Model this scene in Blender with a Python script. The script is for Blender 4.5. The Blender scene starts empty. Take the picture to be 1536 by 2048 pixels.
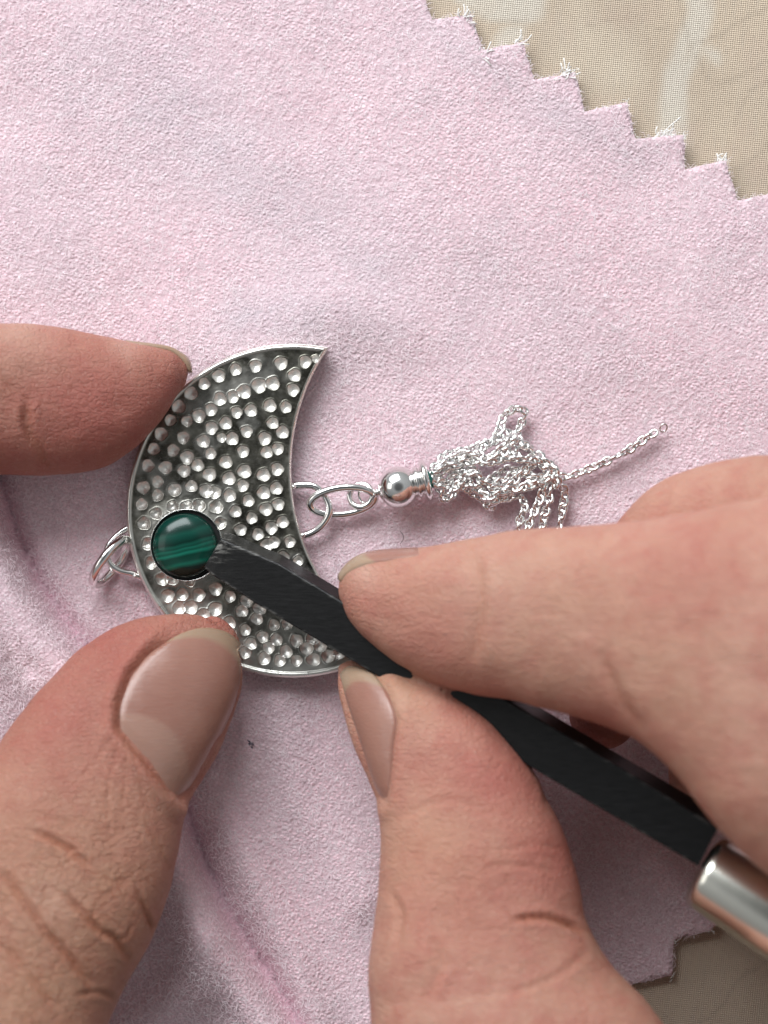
import bpy, bmesh, math, random
import numpy as np
from mathutils import Vector, Matrix
from mathutils.bvhtree import BVHTree
from mathutils.geometry import delaunay_2d_cdt
random.seed(7); rng = np.random.default_rng(7)
R = math.radians
S = bpy.context.scene
C = S.collection
# ------------------------------------------------------------------ camera, 1 unit = 1 cm
H = 24.0; PX = 160.0                     # camera height; photo pixels per cm on the table
S.unit_settings.system = 'METRIC'; S.unit_settings.scale_length = 0.01
cd = bpy.data.cameras.new('camera'); cam = bpy.data.objects.new('camera', cd); C.objects.link(cam)
cam.location = (0, 0, H); cam.rotation_euler = (0, 0, 0)
cd.sensor_fit = 'VERTICAL'; cd.sensor_height = 72.0; cd.lens = 72.0 * H / (2048 / PX)
cd.clip_start = 0.5; cd.clip_end = 500
cd.dof.use_dof = True; cd.dof.focus_distance = H - 0.45; cd.dof.aperture_fstop = (cd.lens * 0.001) / 0.56
S.camera = cam
S.render.resolution_x = 768; S.render.resolution_y = 1024
S.view_settings.view_transform = 'Standard'; S.view_settings.look = 'None'
S.view_settings.gamma = 1; S.view_settings.exposure = 0.08
# ------------------------------------------------------------------ world: dim pale room round the table
W_ = bpy.data.worlds.new('World'); S.world = W_; W_.use_nodes = True
nt = W_.node_tree; bg = nt.nodes['Background']
tc = nt.nodes.new('ShaderNodeTexCoord'); sx = nt.nodes.new('ShaderNodeSeparateXYZ')
nt.links.new(tc.outputs['Generated'], sx.inputs[0])
mr = nt.nodes.new('ShaderNodeMapRange'); mr.inputs['From Min'].default_value = -1; mr.inputs['From Max'].default_value = 1
ma = nt.nodes.new('ShaderNodeMath'); ma.operation = 'MULTIPLY_ADD'; ma.inputs[1].default_value = .75
mb = nt.nodes.new('ShaderNodeMath'); mb.operation = 'MULTIPLY'; mb.inputs[1].default_value = .6
nt.links.new(sx.outputs['Y'], mb.inputs[0]); nt.links.new(sx.outputs['Z'], ma.inputs[0]); nt.links.new(mb.outputs[0], ma.inputs[2])
nt.links.new(ma.outputs[0], mr.inputs['Value'])
rp = nt.nodes.new('ShaderNodeValToRGB')
rp.color_ramp.elements[0].color = (.04, .033, .03, 1); rp.color_ramp.elements[1].color = (1.0, 1.03, 1.05, 1)
nt.links.new(mr.outputs[0], rp.inputs[0]); zr = nt.nodes.new('ShaderNodeMapRange'); zr.interpolation_type = 'SMOOTHSTEP'          # whoever holds the camera leans over the table
for k_, v_ in (('From Min', .84), ('From Max', .97), ('To Min', 1.0), ('To Max', .22)): zr.inputs[k_].default_value = v_
nt.links.new(sx.outputs['Z'], zr.inputs['Value'])
vm = nt.nodes.new('ShaderNodeVectorMath'); vm.operation = 'SCALE'
nt.links.new(rp.outputs[0], vm.inputs[0]); nt.links.new(zr.outputs[0], vm.inputs['Scale']); nt.links.new(vm.outputs[0], bg.inputs['Color'])
bg.inputs['Strength'].default_value = 0.42
def area(name, loc, target, sx_, sy_, power, col):
    l = bpy.data.lights.new(name, 'AREA'); l.shape = 'RECTANGLE'; l.size = sx_; l.size_y = sy_
    l.energy = power; l.color = col
    o = bpy.data.objects.new(name, l); C.objects.link(o); o.location = loc
    o.rotation_euler = (Vector(target) - Vector(loc)).to_track_quat('-Z', 'Y').to_euler(); return o
area('window_light', (-28, 62, 50), (0, 0, 0), 66, 50, 104000, (0.95, 0.98, 1.0))
area('side_window_light', (-75, 8, 60), (0, 0, 0), 46, 40, 7000, (1.0, 0.97, 0.93))

# ------------------------------------------------------------------ helpers
def P3(px, py, z=0.0):
    k = (H - z) / H
    return np.array([(px - 768) / PX * k, (1024 - py) / PX * k, z])
def V(px, py, z=0.0): return Vector(P3(px, py, z))
def to_px(v):                                        # world -> place on the photo
    k = H / (H - v[:, 2])
    return np.stack([v[:, 0] * k * PX + 768, 1024 - v[:, 1] * k * PX], 1)
def tag(o, label=None, cat=None, group=None, kind=None):
    if label: o['label'] = label
    if cat: o['category'] = cat
    if group: o['group'] = group
    if kind: o['kind'] = kind
    return o
def empty(name, loc=(0, 0, 0)):
    o = bpy.data.objects.new(name, None); C.objects.link(o); o.location = loc; o.empty_display_size = .3; return o
def mesh_obj(name, verts, faces, mat, parent=None, smooth=True):
    me = bpy.data.meshes.new(name); me.from_pydata([tuple(v) for v in verts], [], faces); me.update()
    if smooth: me.polygons.foreach_set('use_smooth', [True] * len(me.polygons))
    if mat: me.materials.append(mat)
    o = bpy.data.objects.new(name, me); C.objects.link(o)
    if parent:
        o.parent = parent; o.matrix_parent_inverse = Matrix.Translation(-Vector(parent.location))
    return o
def fast_mesh(name, v, f, mat, parent=None, smooth=True):          # v (n,3), f (m,k) numpy
    me = bpy.data.meshes.new(name); k = f.shape[1]
    me.vertices.add(len(v)); me.vertices.foreach_set('co', v.astype(np.float32).ravel())
    me.loops.add(f.size); me.loops.foreach_set('vertex_index', f.astype(np.int32).ravel())
    me.polygons.add(len(f)); me.polygons.foreach_set('loop_start', np.arange(0, f.size, k, dtype=np.int32))
    me.update(calc_edges=True)
    me.polygons.foreach_set('use_smooth', np.full(len(f), smooth))
    if mat: me.materials.append(mat)
    o = bpy.data.objects.new(name, me); C.objects.link(o)
    if parent: o.parent = parent; o.matrix_parent_inverse = Matrix.Translation(-Vector(parent.location))
    return o
def set_attr(me, name, arr):
    a = me.attributes.new(name, 'FLOAT', 'POINT'); a.data.foreach_set('value', np.asarray(arr, dtype=np.float32))
def catmull(pts, n):
    pts = np.asarray(pts, float); m = len(pts); out = []
    ext = np.vstack([2 * pts[0] - pts[1], pts, 2 * pts[-1] - pts[-2]])
    for i in range(m - 1):
        p0, p1, p2, p3 = ext[i:i + 4]
        for t in np.linspace(0, 1, n, endpoint=False):
            out.append(.5 * (2 * p1 + (p2 - p0) * t + (2 * p0 - 5 * p1 + 4 * p2 - p3) * t * t + (3 * p1 - p0 - 3 * p2 + p3) * t ** 3))
    out.append(pts[-1]); return np.array(out)
def smooth_noise(xy, scale, seed, octaves=3):        # cheap value noise on 2-D points
    r = np.random.default_rng(seed); tot = np.zeros(len(xy)); amp = 1; s = 0
    for o in range(octaves):
        g = r.random((64, 64)); q = xy / scale * 2 ** o + r.random(2) * 50
        i = np.floor(q).astype(int); f = q - i; f = f * f * (3 - 2 * f)
        a = g[i[:, 0] % 64, i[:, 1] % 64]; b = g[(i[:, 0] + 1) % 64, i[:, 1] % 64]
        c = g[i[:, 0] % 64, (i[:, 1] + 1) % 64]; d = g[(i[:, 0] + 1) % 64, (i[:, 1] + 1) % 64]
        tot += amp * ((a * (1 - f[:, 0]) + b * f[:, 0]) * (1 - f[:, 1]) + (c * (1 - f[:, 0]) + d * f[:, 0]) * f[:, 1])
        s += amp; amp *= .5
    return tot / s
def seg_dist(p, poly):                               # distance of 2-D points to polyline; also signed side & t
    best = np.full(len(p), 1e9); side = np.zeros(len(p)); tt = np.zeros(len(p)); n = len(poly) - 1
    for i in range(n):
        a = np.array(poly[i], float); b = np.array(poly[i + 1], float); d = b - a; L = (d ** 2).sum() + 1e-9
        t = np.clip(((p - a) @ d) / L, 0, 1); q = a + t[:, None] * d; e = p - q; dist = np.hypot(e[:, 0], e[:, 1])
        m = dist < best; best[m] = dist[m]; side[m] = np.sign(d[0] * e[m, 1] - d[1] * e[m, 0]); tt[m] = (i + t[m]) / n
    return best, side, tt
def in_poly(p, poly):
    ins = np.zeros(len(p), bool); n = len(poly)
    for i in range(n):
        x1, y1 = poly[i]; x2, y2 = poly[(i + 1) % n]
        if y1 == y2: continue
        c = ((y1 > p[:, 1]) != (y2 > p[:, 1])) & (p[:, 0] < (x2 - x1) * (p[:, 1] - y1) / (y2 - y1) + x1)
        ins ^= c
    return ins
def grid_faces(n, m, closed_m=False, off=0):
    i = np.arange(n - 1)[:, None]; j = np.arange(m if closed_m else m - 1)[None, :]; j2 = (j + 1) % m
    return np.stack([i * m + j, i * m + j2, (i + 1) * m + j2, (i + 1) * m + j], -1).reshape(-1, 4) + off
def tube(path, radius, seg=12, closed=False, flat=1.0):   # tube verts, faces
    path = np.asarray(path, float); n = len(path)
    if np.isscalar(radius): radius = np.full(n, radius)
    if closed: tan = np.roll(path, -1, 0) - np.roll(path, 1, 0)
    else: tan = np.gradient(path, axis=0)
    tan /= np.linalg.norm(tan, axis=1)[:, None] + 1e-12
    up = np.array([0, 0, 1.]);  u = np.cross(tan[0], up)
    if np.linalg.norm(u) < .1: u = np.cross(tan[0], [0, 1., 0])
    u /= np.linalg.norm(u); us = []
    for t in tan:
        u = u - t * (u @ t); u /= np.linalg.norm(u); us.append(u)
    us = np.array(us); ws = np.cross(tan, us)
    th = np.linspace(0, 2 * math.pi, seg, endpoint=False)
    v = path[:, None] + radius[:, None, None] * (us[:, None] * np.cos(th)[None, :, None] + ws[:, None] * np.sin(th)[None, :, None] * flat)
    f = grid_faces(n, seg, True).tolist()
    if closed:
        a = (n - 1) * seg; f += [[a + j, a + (j + 1) % seg, (j + 1) % seg, j] for j in range(seg)]
    else: f += [list(range(seg))[::-1], [(n - 1) * seg + j for j in range(seg)]]
    return v.reshape(-1, 3), f
def ring_path(c, a, b, ux, uy, n=48, t0=0, t1=2 * math.pi, close=True):
    t = np.linspace(t0, t1, n, endpoint=not close)
    return np.array(c) + a * np.cos(t)[:, None] * np.array(ux) + b * np.sin(t)[:, None] * np.array(uy)
# ------------------------------------------------------------------ materials
class Mat:
    def __init__(s, name):
        s.m = bpy.data.materials.new(name); s.m.use_nodes = True; s.t = s.m.node_tree
        s.b = s.t.nodes['Principled BSDF']; s.tc = s.t.nodes.new('ShaderNodeTexCoord')
        s.obj = s.tc.outputs['Object']
    def n(s, kind, **kw):
        x = s.t.nodes.new('ShaderNode' + kind)
        for k, v in kw.items():
            if k in x.inputs: x.inputs[k].default_value = v
            else: setattr(x, k, v)
        return x
    def l(s, a, b): s.t.links.new(a, b)
    def set(s, **kw):
        for k, v in kw.items(): s.b.inputs[k.replace('_', ' ')].default_value = v
    def noise(s, scale, detail=4, rough=.5, vec=None, dist=0):
        x = s.n('TexNoise', Scale=scale, Detail=detail, Roughness=rough, Distortion=dist); s.l(vec or s.obj, x.inputs['Vector']); return x.outputs[0]
    def vor(s, scale, feature='F1', vec=None):
        x = s.n('TexVoronoi', Scale=scale); x.feature = feature; s.l(vec or s.obj, x.inputs['Vector']); return x.outputs['Distance']
    def ramp(s, fac, stops):
        x = s.n('ValToRGB'); e = x.color_ramp.elements
        while len(e) < len(stops): e.new(.5)
        for i, (p, c) in enumerate(stops): e[i].position = p; e[i].color = (*c, 1) if len(c) == 3 else c
        s.l(fac, x.inputs[0]); return x.outputs[0]
    def mix(s, fac, a, b, blend='MIX'):
        x = s.t.nodes.new('ShaderNodeMix'); x.data_type = 'RGBA'; x.blend_type = blend
        for i, val in ((0, fac), (6, a), (7, b)):
            if isinstance(val, (int, float)): x.inputs[i].default_value = val
            elif isinstance(val, tuple): x.inputs[i].default_value = (*val, 1)
            else: s.l(val, x.inputs[i])
        return x.outputs[2]
    def math(s, op, a, b=None, c=None):
        x = s.n('Math'); x.operation = op
        for i, val in enumerate((a, b, c)):
            if val is None: continue
            if isinstance(val, (int, float)): x.inputs[i].default_value = val
            else: s.l(val, x.inputs[i])
        return x.outputs[0]
    def attr(s, name): x = s.n('Attribute'); x.attribute_name = name; return x.outputs['Fac']
    def mapping(s, scale=(1, 1, 1), rot=(0, 0, 0), loc=(0, 0, 0)):
        x = s.n('Mapping'); x.inputs['Scale'].default_value = scale; x.inputs['Rotation'].default_value = rot
        x.inputs['Location'].default_value = loc; s.l(s.obj, x.inputs[0]); return x.outputs[0]
    def bump(s, h, dist, strength=1.0, prev=None):
        x = s.n('Bump', Strength=strength, Distance=dist); s.l(h, x.inputs['Height'])
        if prev: s.l(prev, x.inputs['Normal'])
        return x.outputs[0]
    def color(s, c): s.l(c, s.b.inputs['Base Color'])
    def normal(s, c): s.l(c, s.b.inputs['Normal'])
    def rough(s, c): s.l(c, s.b.inputs['Roughness'])

# pink flannel
pink = Mat('pink_flannel')
n1 = pink.noise(0.45, 4); n2 = pink.noise(2.2, 4); n3 = pink.noise(22, 3)
pc = pink.ramp(n1, [(.32, (.90, .60, .665)), (.5, (.92, .675, .735)), (.68, (.905, .67, .745))])
pc = pink.mix(pink.math('MULTIPLY', pink.ramp(n2, [(.45, (0, 0, 0)), (.75, (1, 1, 1))]), .45), pc, (.83, .60, .67))
vx = pink.n('TexVoronoi', Scale=19, Randomness=.62); pink.l(pink.mapping(rot=(0, 0, R(32)), scale=(.85, 1.15, 1)), vx.inputs['Vector']); vv = vx.outputs['Distance']; vrel = pink.ramp(vv, [(0, (1, 1, 1)), (.55, (0, 0, 0))])
pc = pink.mix(pink.math('MULTIPLY', pink.ramp(vv, [(.30, (0, 0, 0)), (.62, (1, 1, 1))]), .6), pc, (.62, .46, .50))
pc = pink.mix(pink.math('MULTIPLY', pink.ramp(pink.noise(13, 3, .6), [(.38, (1, 1, 1)), (.52, (0, 0, 0))]), .35), pc, (.60, .44, .49))
pc = pink.mix(pink.math('MULTIPLY', pink.ramp(n3, [(.52, (0, 0, 0)), (.72, (1, 1, 1))]), .55), pc, (.93, .85, .88))
pg = pink.ramp(pink.noise(0.55, 6, .7), [(.52, (0, 0, 0)), (.72, (1, 1, 1))])          # grey silver-polish smudges
pc = pink.mix(pink.math('MULTIPLY', pg, .32), pc, (.50, .47, .51))
fs = pink.attr('fold_shade'); pc = pink.mix(pink.math('MULTIPLY', fs, .5), pc, (.82, .46, .58))
pc = pink.mix(pink.math('MULTIPLY', pink.attr('smudge_shade'), pink.ramp(pink.noise(1.6, 6, .7), [(.3, (.25, .25, .25)), (.65, (1, 1, 1))])), pc, (.50, .45, .49))
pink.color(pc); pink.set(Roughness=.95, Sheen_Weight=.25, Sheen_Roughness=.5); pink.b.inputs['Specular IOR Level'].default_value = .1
b1 = pink.bump(vrel, .024, .6); b2 = pink.bump(pink.noise(28, 3), .014, .45, b1); pink.normal(b2)
edge_m = Mat('cut_edge'); edge_m.set(Roughness=.95); edge_m.color(edge_m.mix(edge_m.noise(30), (.75, .66, .69), (.9, .87, .86)))
nap_m = Mat('cloth_fibre'); nap_m.set(Roughness=.9)
nap_m.color(nap_m.ramp(nap_m.noise(9, 2), [(.35, (.84, .68, .73)), (.65, (.94, .84, .875))]))
white_m = Mat('white_thread'); white_m.set(Roughness=.9, Base_Color=(.86, .84, .82, 1))

# beige printed tablecloth
tb = Mat('beige_print')
wx = tb.n('TexWave'); wx.wave_type = 'BANDS'; wx.bands_direction = 'X'; wx.inputs['Scale'].default_value = 11.6; wx.inputs['Distortion'].default_value = .8; wx.inputs['Detail Scale'].default_value = 3
wy = tb.n('TexWave'); wy.wave_type = 'BANDS'; wy.bands_direction = 'Y'; wy.inputs['Scale'].default_value = 12.2; wy.inputs['Distortion'].default_value = .8; wy.inputs['Detail Scale'].default_value = 3
mp = tb.mapping(rot=(0, 0, R(6)))
for w in (wx, wy): tb.l(mp, w.inputs['Vector'])
weave = tb.math('ADD', wx.outputs['Fac'], wy.outputs['Fac'])
base = tb.ramp(tb.noise(.55, 3, .5, dist=.3), [(.35, (.70, .575, .44)), (.55, (.64, .525, .405)), (.7, (.73, .62, .485))])
pr = tb.attr('print'); base = tb.mix(pr, base, (.82, .78, .69))
base = tb.mix(tb.attr('line'), base, (.34, .28, .22))
base = tb.mix(tb.math('MULTIPLY', tb.ramp(tb.noise(1.2, 4), [(.55, (0, 0, 0)), (.7, (1, 1, 1))]), .35), base, (.60, .45, .37))
thr = tb.noise(12, 2, .5, tb.mapping(scale=(4, .25, 1)))
base = tb.mix(tb.math('MULTIPLY', tb.ramp(thr, [(.45, (0, 0, 0)), (.7, (1, 1, 1))]), .3), base, (.60, .52, .43))
base = tb.mix(tb.math('MULTIPLY', tb.ramp(weave, [(.5, (1, 1, 1)), (1.2, (0, 0, 0))]), .3), base, (.32, .25, .19))
tb.color(base); tb.set(Roughness=.9); tb.normal(tb.bump(weave, .012, .7))

# silver
def silver(name, base=(.90, .895, .88), rough=.14, tarn=.0):
    m = Mat(name); m.set(Metallic=1.0, Roughness=rough)
    c = m.mix(m.math('MULTIPLY', m.ramp(m.noise(5, 4), [(.45, (0, 0, 0)), (.7, (1, 1, 1))]), .25 + tarn), base, (.62, .60, .56))
    m.color(c); m.rough(m.ramp(m.noise(14, 3), [(.3, (rough * .8,) * 3), (.8, (rough * 1.6,) * 3)]))
    return m
sil = silver('bright_silver'); sil_rim = silver('rim_silver', rough=.22, tarn=.15); sil_chain = silver('chain_silver', rough=.12)
plate_m = Mat('oxidised_silver')
dm = plate_m.attr('dimple'); pol = plate_m.attr('polish')
pat = plate_m.ramp(plate_m.noise(2.6, 5, .6), [(.36, (.07, .067, .054)), (.50, (.17, .164, .135)), (.70, (.38, .37, .32))])
pat = plate_m.mix(plate_m.math('MULTIPLY', plate_m.ramp(plate_m.noise(24, 4, .7), [(.5, (0, 0, 0)), (.68, (1, 1, 1))]), .35), pat, (.5, .48, .44))
scr = plate_m.noise(20, 2, .6, plate_m.mapping(scale=(.25, 3, 1), rot=(0, 0, R(35))))
pat = plate_m.mix(plate_m.math('MULTIPLY', plate_m.ramp(scr, [(.6, (0, 0, 0)), (.75, (1, 1, 1))]), .3), pat, (.55, .53, .5))
pc = plate_m.mix(pol, pat, (.80, .785, .73))
pc = plate_m.mix(dm, pc, plate_m.ramp(plate_m.noise(20, 3), [(.3, (.82, .80, .75)), (.7, (.93, .915, .88))]))
plate_m.color(pc); plate_m.set(Metallic=1.0)
plate_m.rough(plate_m.mix(dm, plate_m.ramp(plate_m.noise(8, 4), [(.3, (.24,) * 3), (.75, (.42,) * 3)]), (.50, .50, .50)))
plate_m.normal(plate_m.bump(plate_m.noise(18, 4, .55), .008, .3))

# malachite
mal = Mat('malachite'); mp = mal.mapping(rot=(0, 0, R(-14)))
nz = mal.n('TexNoise', Scale=1.6, Detail=2.0); mal.l(mp, nz.inputs['Vector'])
sep = mal.n('SeparateXYZ'); mal.l(mp, sep.inputs[0])
yy = mal.math('ADD', mal.math('MULTIPLY', sep.outputs['Y'], 1.15), mal.math('MULTIPLY', mal.math('SUBTRACT', nz.outputs[0], .5), .16))
yy = mal.math('ADD', yy, .5)
mc = mal.ramp(yy, [(.0, (.002, .010, .007)), (.20, (.002, .010, .007)), (.25, (.006, .13, .085)), (.285, (.004, .055, .038)), (.35, (.003, .04, .027)), (.39, (.012, .17, .115)), (.42, (.004, .06, .04)), (.455, (.010, .12, .082)), (.475, (.004, .05, .035)), (.505, (.006, .075, .052)), (.54, (.002, .022, .016)), (.62, (.004, .055, .04)), (.66, (.005, .07, .05)), (.72, (.002, .03, .022)), (.84, (.004, .055, .042)), (1, (.002, .035, .026))])
fine = mal.n('TexNoise', Scale=5, Detail=3); mal.l(mal.mapping(scale=(.4, 7, 1), rot=(0, 0, R(-14))), fine.inputs['Vector'])
mc = mal.mix(mal.math('MULTIPLY', fine.outputs[0], .55), mc, mal.mix(.5, mc, (.002, .02, .014)))
mal.color(mc); mal.set(Roughness=.2); mal.b.inputs['Coat Weight'].default_value = .12; mal.b.inputs['Coat Roughness'].default_value = .04; mal.b.inputs['Specular IOR Level'].default_value = .35
dark = Mat('dark_gap'); dark.set(Base_Color=(.006, .006, .006, 1), Roughness=.6)
teal = Mat('teal_thread'); teal.set(Base_Color=(.01, .16, .13, 1), Roughness=.6)

# black steel tool
blk = Mat('black_steel'); blk.set(Metallic=.0); blk.b.inputs['Specular IOR Level'].default_value = .3
sc = blk.noise(18, 4, .65, blk.mapping(scale=(.18, 2.2, 1), rot=(0, 0, R(31))))
wear = blk.attr('wear')
c0 = blk.ramp(sc, [(.35, (.002, .002, .0023)), (.7, (.006, .006, .0066))])
sp = blk.ramp(blk.noise(38, 3, .7), [(.72, (0, 0, 0)), (.78, (1, 1, 1))])
c0 = blk.mix(blk.math('MULTIPLY', sp, .15), c0, (.10, .10, .10))
wm = blk.math('MULTIPLY', wear, blk.ramp(blk.noise(6, 6, .75, blk.mapping(scale=(.35, 2.0, 1), rot=(0, 0, R(31)))), [(.50, (0, 0, 0)), (.64, (1, 1, 1))]))
c0 = blk.mix(wm, c0, (.46, .45, .42)); blk.color(c0)
blk.rough(blk.ramp(sc, [(.3, (.30,) * 3), (.8, (.42,) * 3)])); blk.normal(blk.bump(sc, .008, .35, blk.bump(blk.noise(30, 3), .003, .2)))
fer = Mat('brass_nickel'); fer.set(Metallic=1.0, Roughness=.24, Base_Color=(.84, .83, .75, 1)); fer.normal(fer.bump(fer.noise(3, 3), .02, .12))
wood = Mat('handle_wood'); wood.set(Roughness=.45); wood.color(wood.ramp(wood.noise(3, 4, .6, wood.mapping(scale=(.3, 3, 1), rot=(0, 0, R(31)))), [(.3, (.16, .07, .03)), (.7, (.32, .16, .07))]))

# skin
def skin_mat(name, a, b, red):
    m = Mat(name)
    c = m.ramp(m.noise(.9, 5, .55), [(.3, a), (.7, b)])
    c = m.mix(m.math('MULTIPLY', m.ramp(m.noise(3.5, 4, .6), [(.42, (0, 0, 0)), (.68, (1, 1, 1))]), .5), c, red)
    c = m.mix(m.math('MULTIPLY', m.ramp(m.noise(11, 4, .65), [(.45, (0, 0, 0)), (.7, (1, 1, 1))]), .3), c, b)
    c = m.mix(m.attr('red'), c, red)
    c = m.mix(m.attr('yellow'), c, (.44, .265, .15))
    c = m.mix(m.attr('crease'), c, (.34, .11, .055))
    c = m.mix(m.math('MULTIPLY', m.attr('pale'), .7), c, (.62, .42, .34))
    fl = m.ramp(m.noise(42, 2, .5, m.mapping(scale=(1, .35, 1), rot=(0, 0, R(35)))), [(.62, (0, 0, 0)), (.75, (1, 1, 1))])
    c = m.mix(m.math('MULTIPLY', fl, .28), c, (.66, .46, .38))
    m.color(c)
    m.set(Roughness=.5); m.b.inputs['Specular IOR Level'].default_value = .38
    m.b.inputs['Subsurface Weight'].default_value = .28; m.b.inputs['Subsurface Scale'].default_value = .12
    m.b.inputs['Subsurface Radius'].default_value = (1.0, .35, .2)
    cr = m.vor(11, 'DISTANCE_TO_EDGE', m.mapping(scale=(1, 1.7, 1), rot=(0, 0, R(-35))))
    cr = m.ramp(cr, [(0, (0, 0, 0)), (.12, (1, 1, 1))])
    w1 = m.n('TexVoronoi', Scale=2.6); w1.feature = 'DISTANCE_TO_EDGE'; wn = m.n('TexNoise', Scale=3.0, Detail=4.0); m.l(m.obj, wn.inputs['Vector'])
    wv_ = m.mapping(scale=(1, 2.2, 1), rot=(0, 0, R(-42))); va = m.n('VectorMath'); va.operation = 'MULTIPLY_ADD'; m.l(wn.outputs['Color'], va.inputs[0]); va.inputs[1].default_value = (.5, .5, .5); m.l(wv_, va.inputs[2]); m.l(va.outputs[0], w1.inputs['Vector'])
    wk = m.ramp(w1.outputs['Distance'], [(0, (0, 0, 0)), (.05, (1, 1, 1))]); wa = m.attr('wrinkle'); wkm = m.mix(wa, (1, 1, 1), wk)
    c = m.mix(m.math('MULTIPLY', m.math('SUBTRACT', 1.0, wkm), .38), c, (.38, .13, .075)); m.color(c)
    w2 = m.n('TexVoronoi', Scale=7); w2.feature = 'DISTANCE_TO_EDGE'; m.l(va.outputs[0], w2.inputs['Vector']); wk2 = m.mix(wa, (1, 1, 1), m.ramp(w2.outputs['Distance'], [(0, (0, 0, 0)), (.09, (1, 1, 1))]))
    n_ = m.bump(cr, .012, .5); n_ = m.bump(wkm, .03, .5, n_); n_ = m.bump(wk2, .014, .5, n_)
    n_ = m.bump(m.noise(7, 5, .6, m.mapping(scale=(.5, 2.6, 1), rot=(0, 0, R(-40)))), .05, .38, n_)
    n_ = m.bump(m.noise(26, 5, .7), .022, .75, n_)
    m.normal(n_); m.rough(m.ramp(m.noise(20, 3), [(.3, (.42,) * 3), (.7, (.60,) * 3)]))
    return m
skinL = skin_mat('skin_left', (.36, .16, .113), (.45, .225, .165), (.35, .10, .08))
skinR = skin_mat('skin_right', (.43, .21, .148), (.51, .28, .208), (.40, .125, .10))
nail_m = Mat('fingernail')
nc = nail_m.ramp(nail_m.noise(1.4, 3), [(.35, (.27, .125, .095)), (.65, (.32, .16, .122))])
nc = nail_m.mix(nail_m.attr('lunula'), nc, (.34, .20, .155)); nc = nail_m.mix(nail_m.attr('free'), nc, (.33, .235, .16))
st = nail_m.noise(18, 3, .6, nail_m.mapping(scale=(.12, 2.4, 1), rot=(0, 0, R(-58))))
nail_m.color(nail_m.mix(nail_m.math('MULTIPLY', st, .3), nc, (.38, .22, .17)))
nail_m.set(Roughness=.28); nail_m.b.inputs['Subsurface Weight'].default_value = .25; nail_m.b.inputs['Subsurface Scale'].default_value = .08
nail_m.b.inputs['Subsurface Radius'].default_value = (1, .4, .25)
nail_m.normal(nail_m.bump(st, .012, .45, nail_m.bump(nail_m.noise(4, 3), .03, .15)))

# ------------------------------------------------------------------ the tablecloth
x = np.arange(-13, 16.01, .05); y = np.arange(-14, 13.01, .05); gx, gy = np.meshgrid(x, y, indexing='ij')
v = np.stack([gx.ravel(), gy.ravel(), np.full(gx.size, -.02)], 1)
v[:, 2] += .05 * (smooth_noise(v[:, :2], 3.0, 5) - .5) - .02
table = fast_mesh('tablecloth', v, grid_faces(len(x), len(y)), tb.m)
tag(table, 'beige woven tablecloth printed with pale patches and thin brown lines, under the pink cloth', 'tablecloth')
p = to_px(v); p += 26 * np.stack([smooth_noise(p, 60, 1) - .5, smooth_noise(p, 60, 2) - .5], 1)
ln = np.zeros(len(p))
for poly, w in (([(1536, 20), (1455, 60), (1440, 75), (1375, 85), (1400, 130), (1420, 165), (1455, 170), (1510, 140), (1560, 110)], 3.2), ([(1375, 85), (1362, 60), (1360, -20)], 3),
                ([(1480, 340), (1500, 320), (1530, 300), (1580, 200)], 3), ([(1180, 50), (1260, 30), (1350, 70)], 2), ([(1475, 250), (1500, 180), (1560, 150)], 2.5),
                ([(940, 20), (1000, 45), (1060, 30)], 2.5), ([(1300, 2100), (1420, 2040), (1480, 1960), (1560, 1900)], 3), ([(1380, 325), (1440, 320), (1480, 345)], 3)):
    d, _, _ = seg_dist(p, poly); ln = np.maximum(ln, np.exp(-(d / (w * 1.3)) ** 2) * .28)
pr_ = np.zeros(len(p))
for poly, w in (([(1395, -60), (1400, 20), (1380, 80), (1350, 150), (1345, 260), (1340, 300)], 30), ([(930, -20), (1000, 20), (1060, 10)], 34), ([(1410, 100), (1430, 120)], 14), ([(1000, 90), (1040, 60)], 18)):
    d, _, _ = seg_dist(p, poly); pr_ = np.maximum(pr_, np.clip((w - d) / 18 + .3, 0, 1) * .6)
pr_ *= np.clip(.55 + .9 * smooth_noise(p, 40, 9), 0, 1)
set_attr(table.data, 'print', pr_); set_attr(table.data, 'line', ln)

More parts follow.
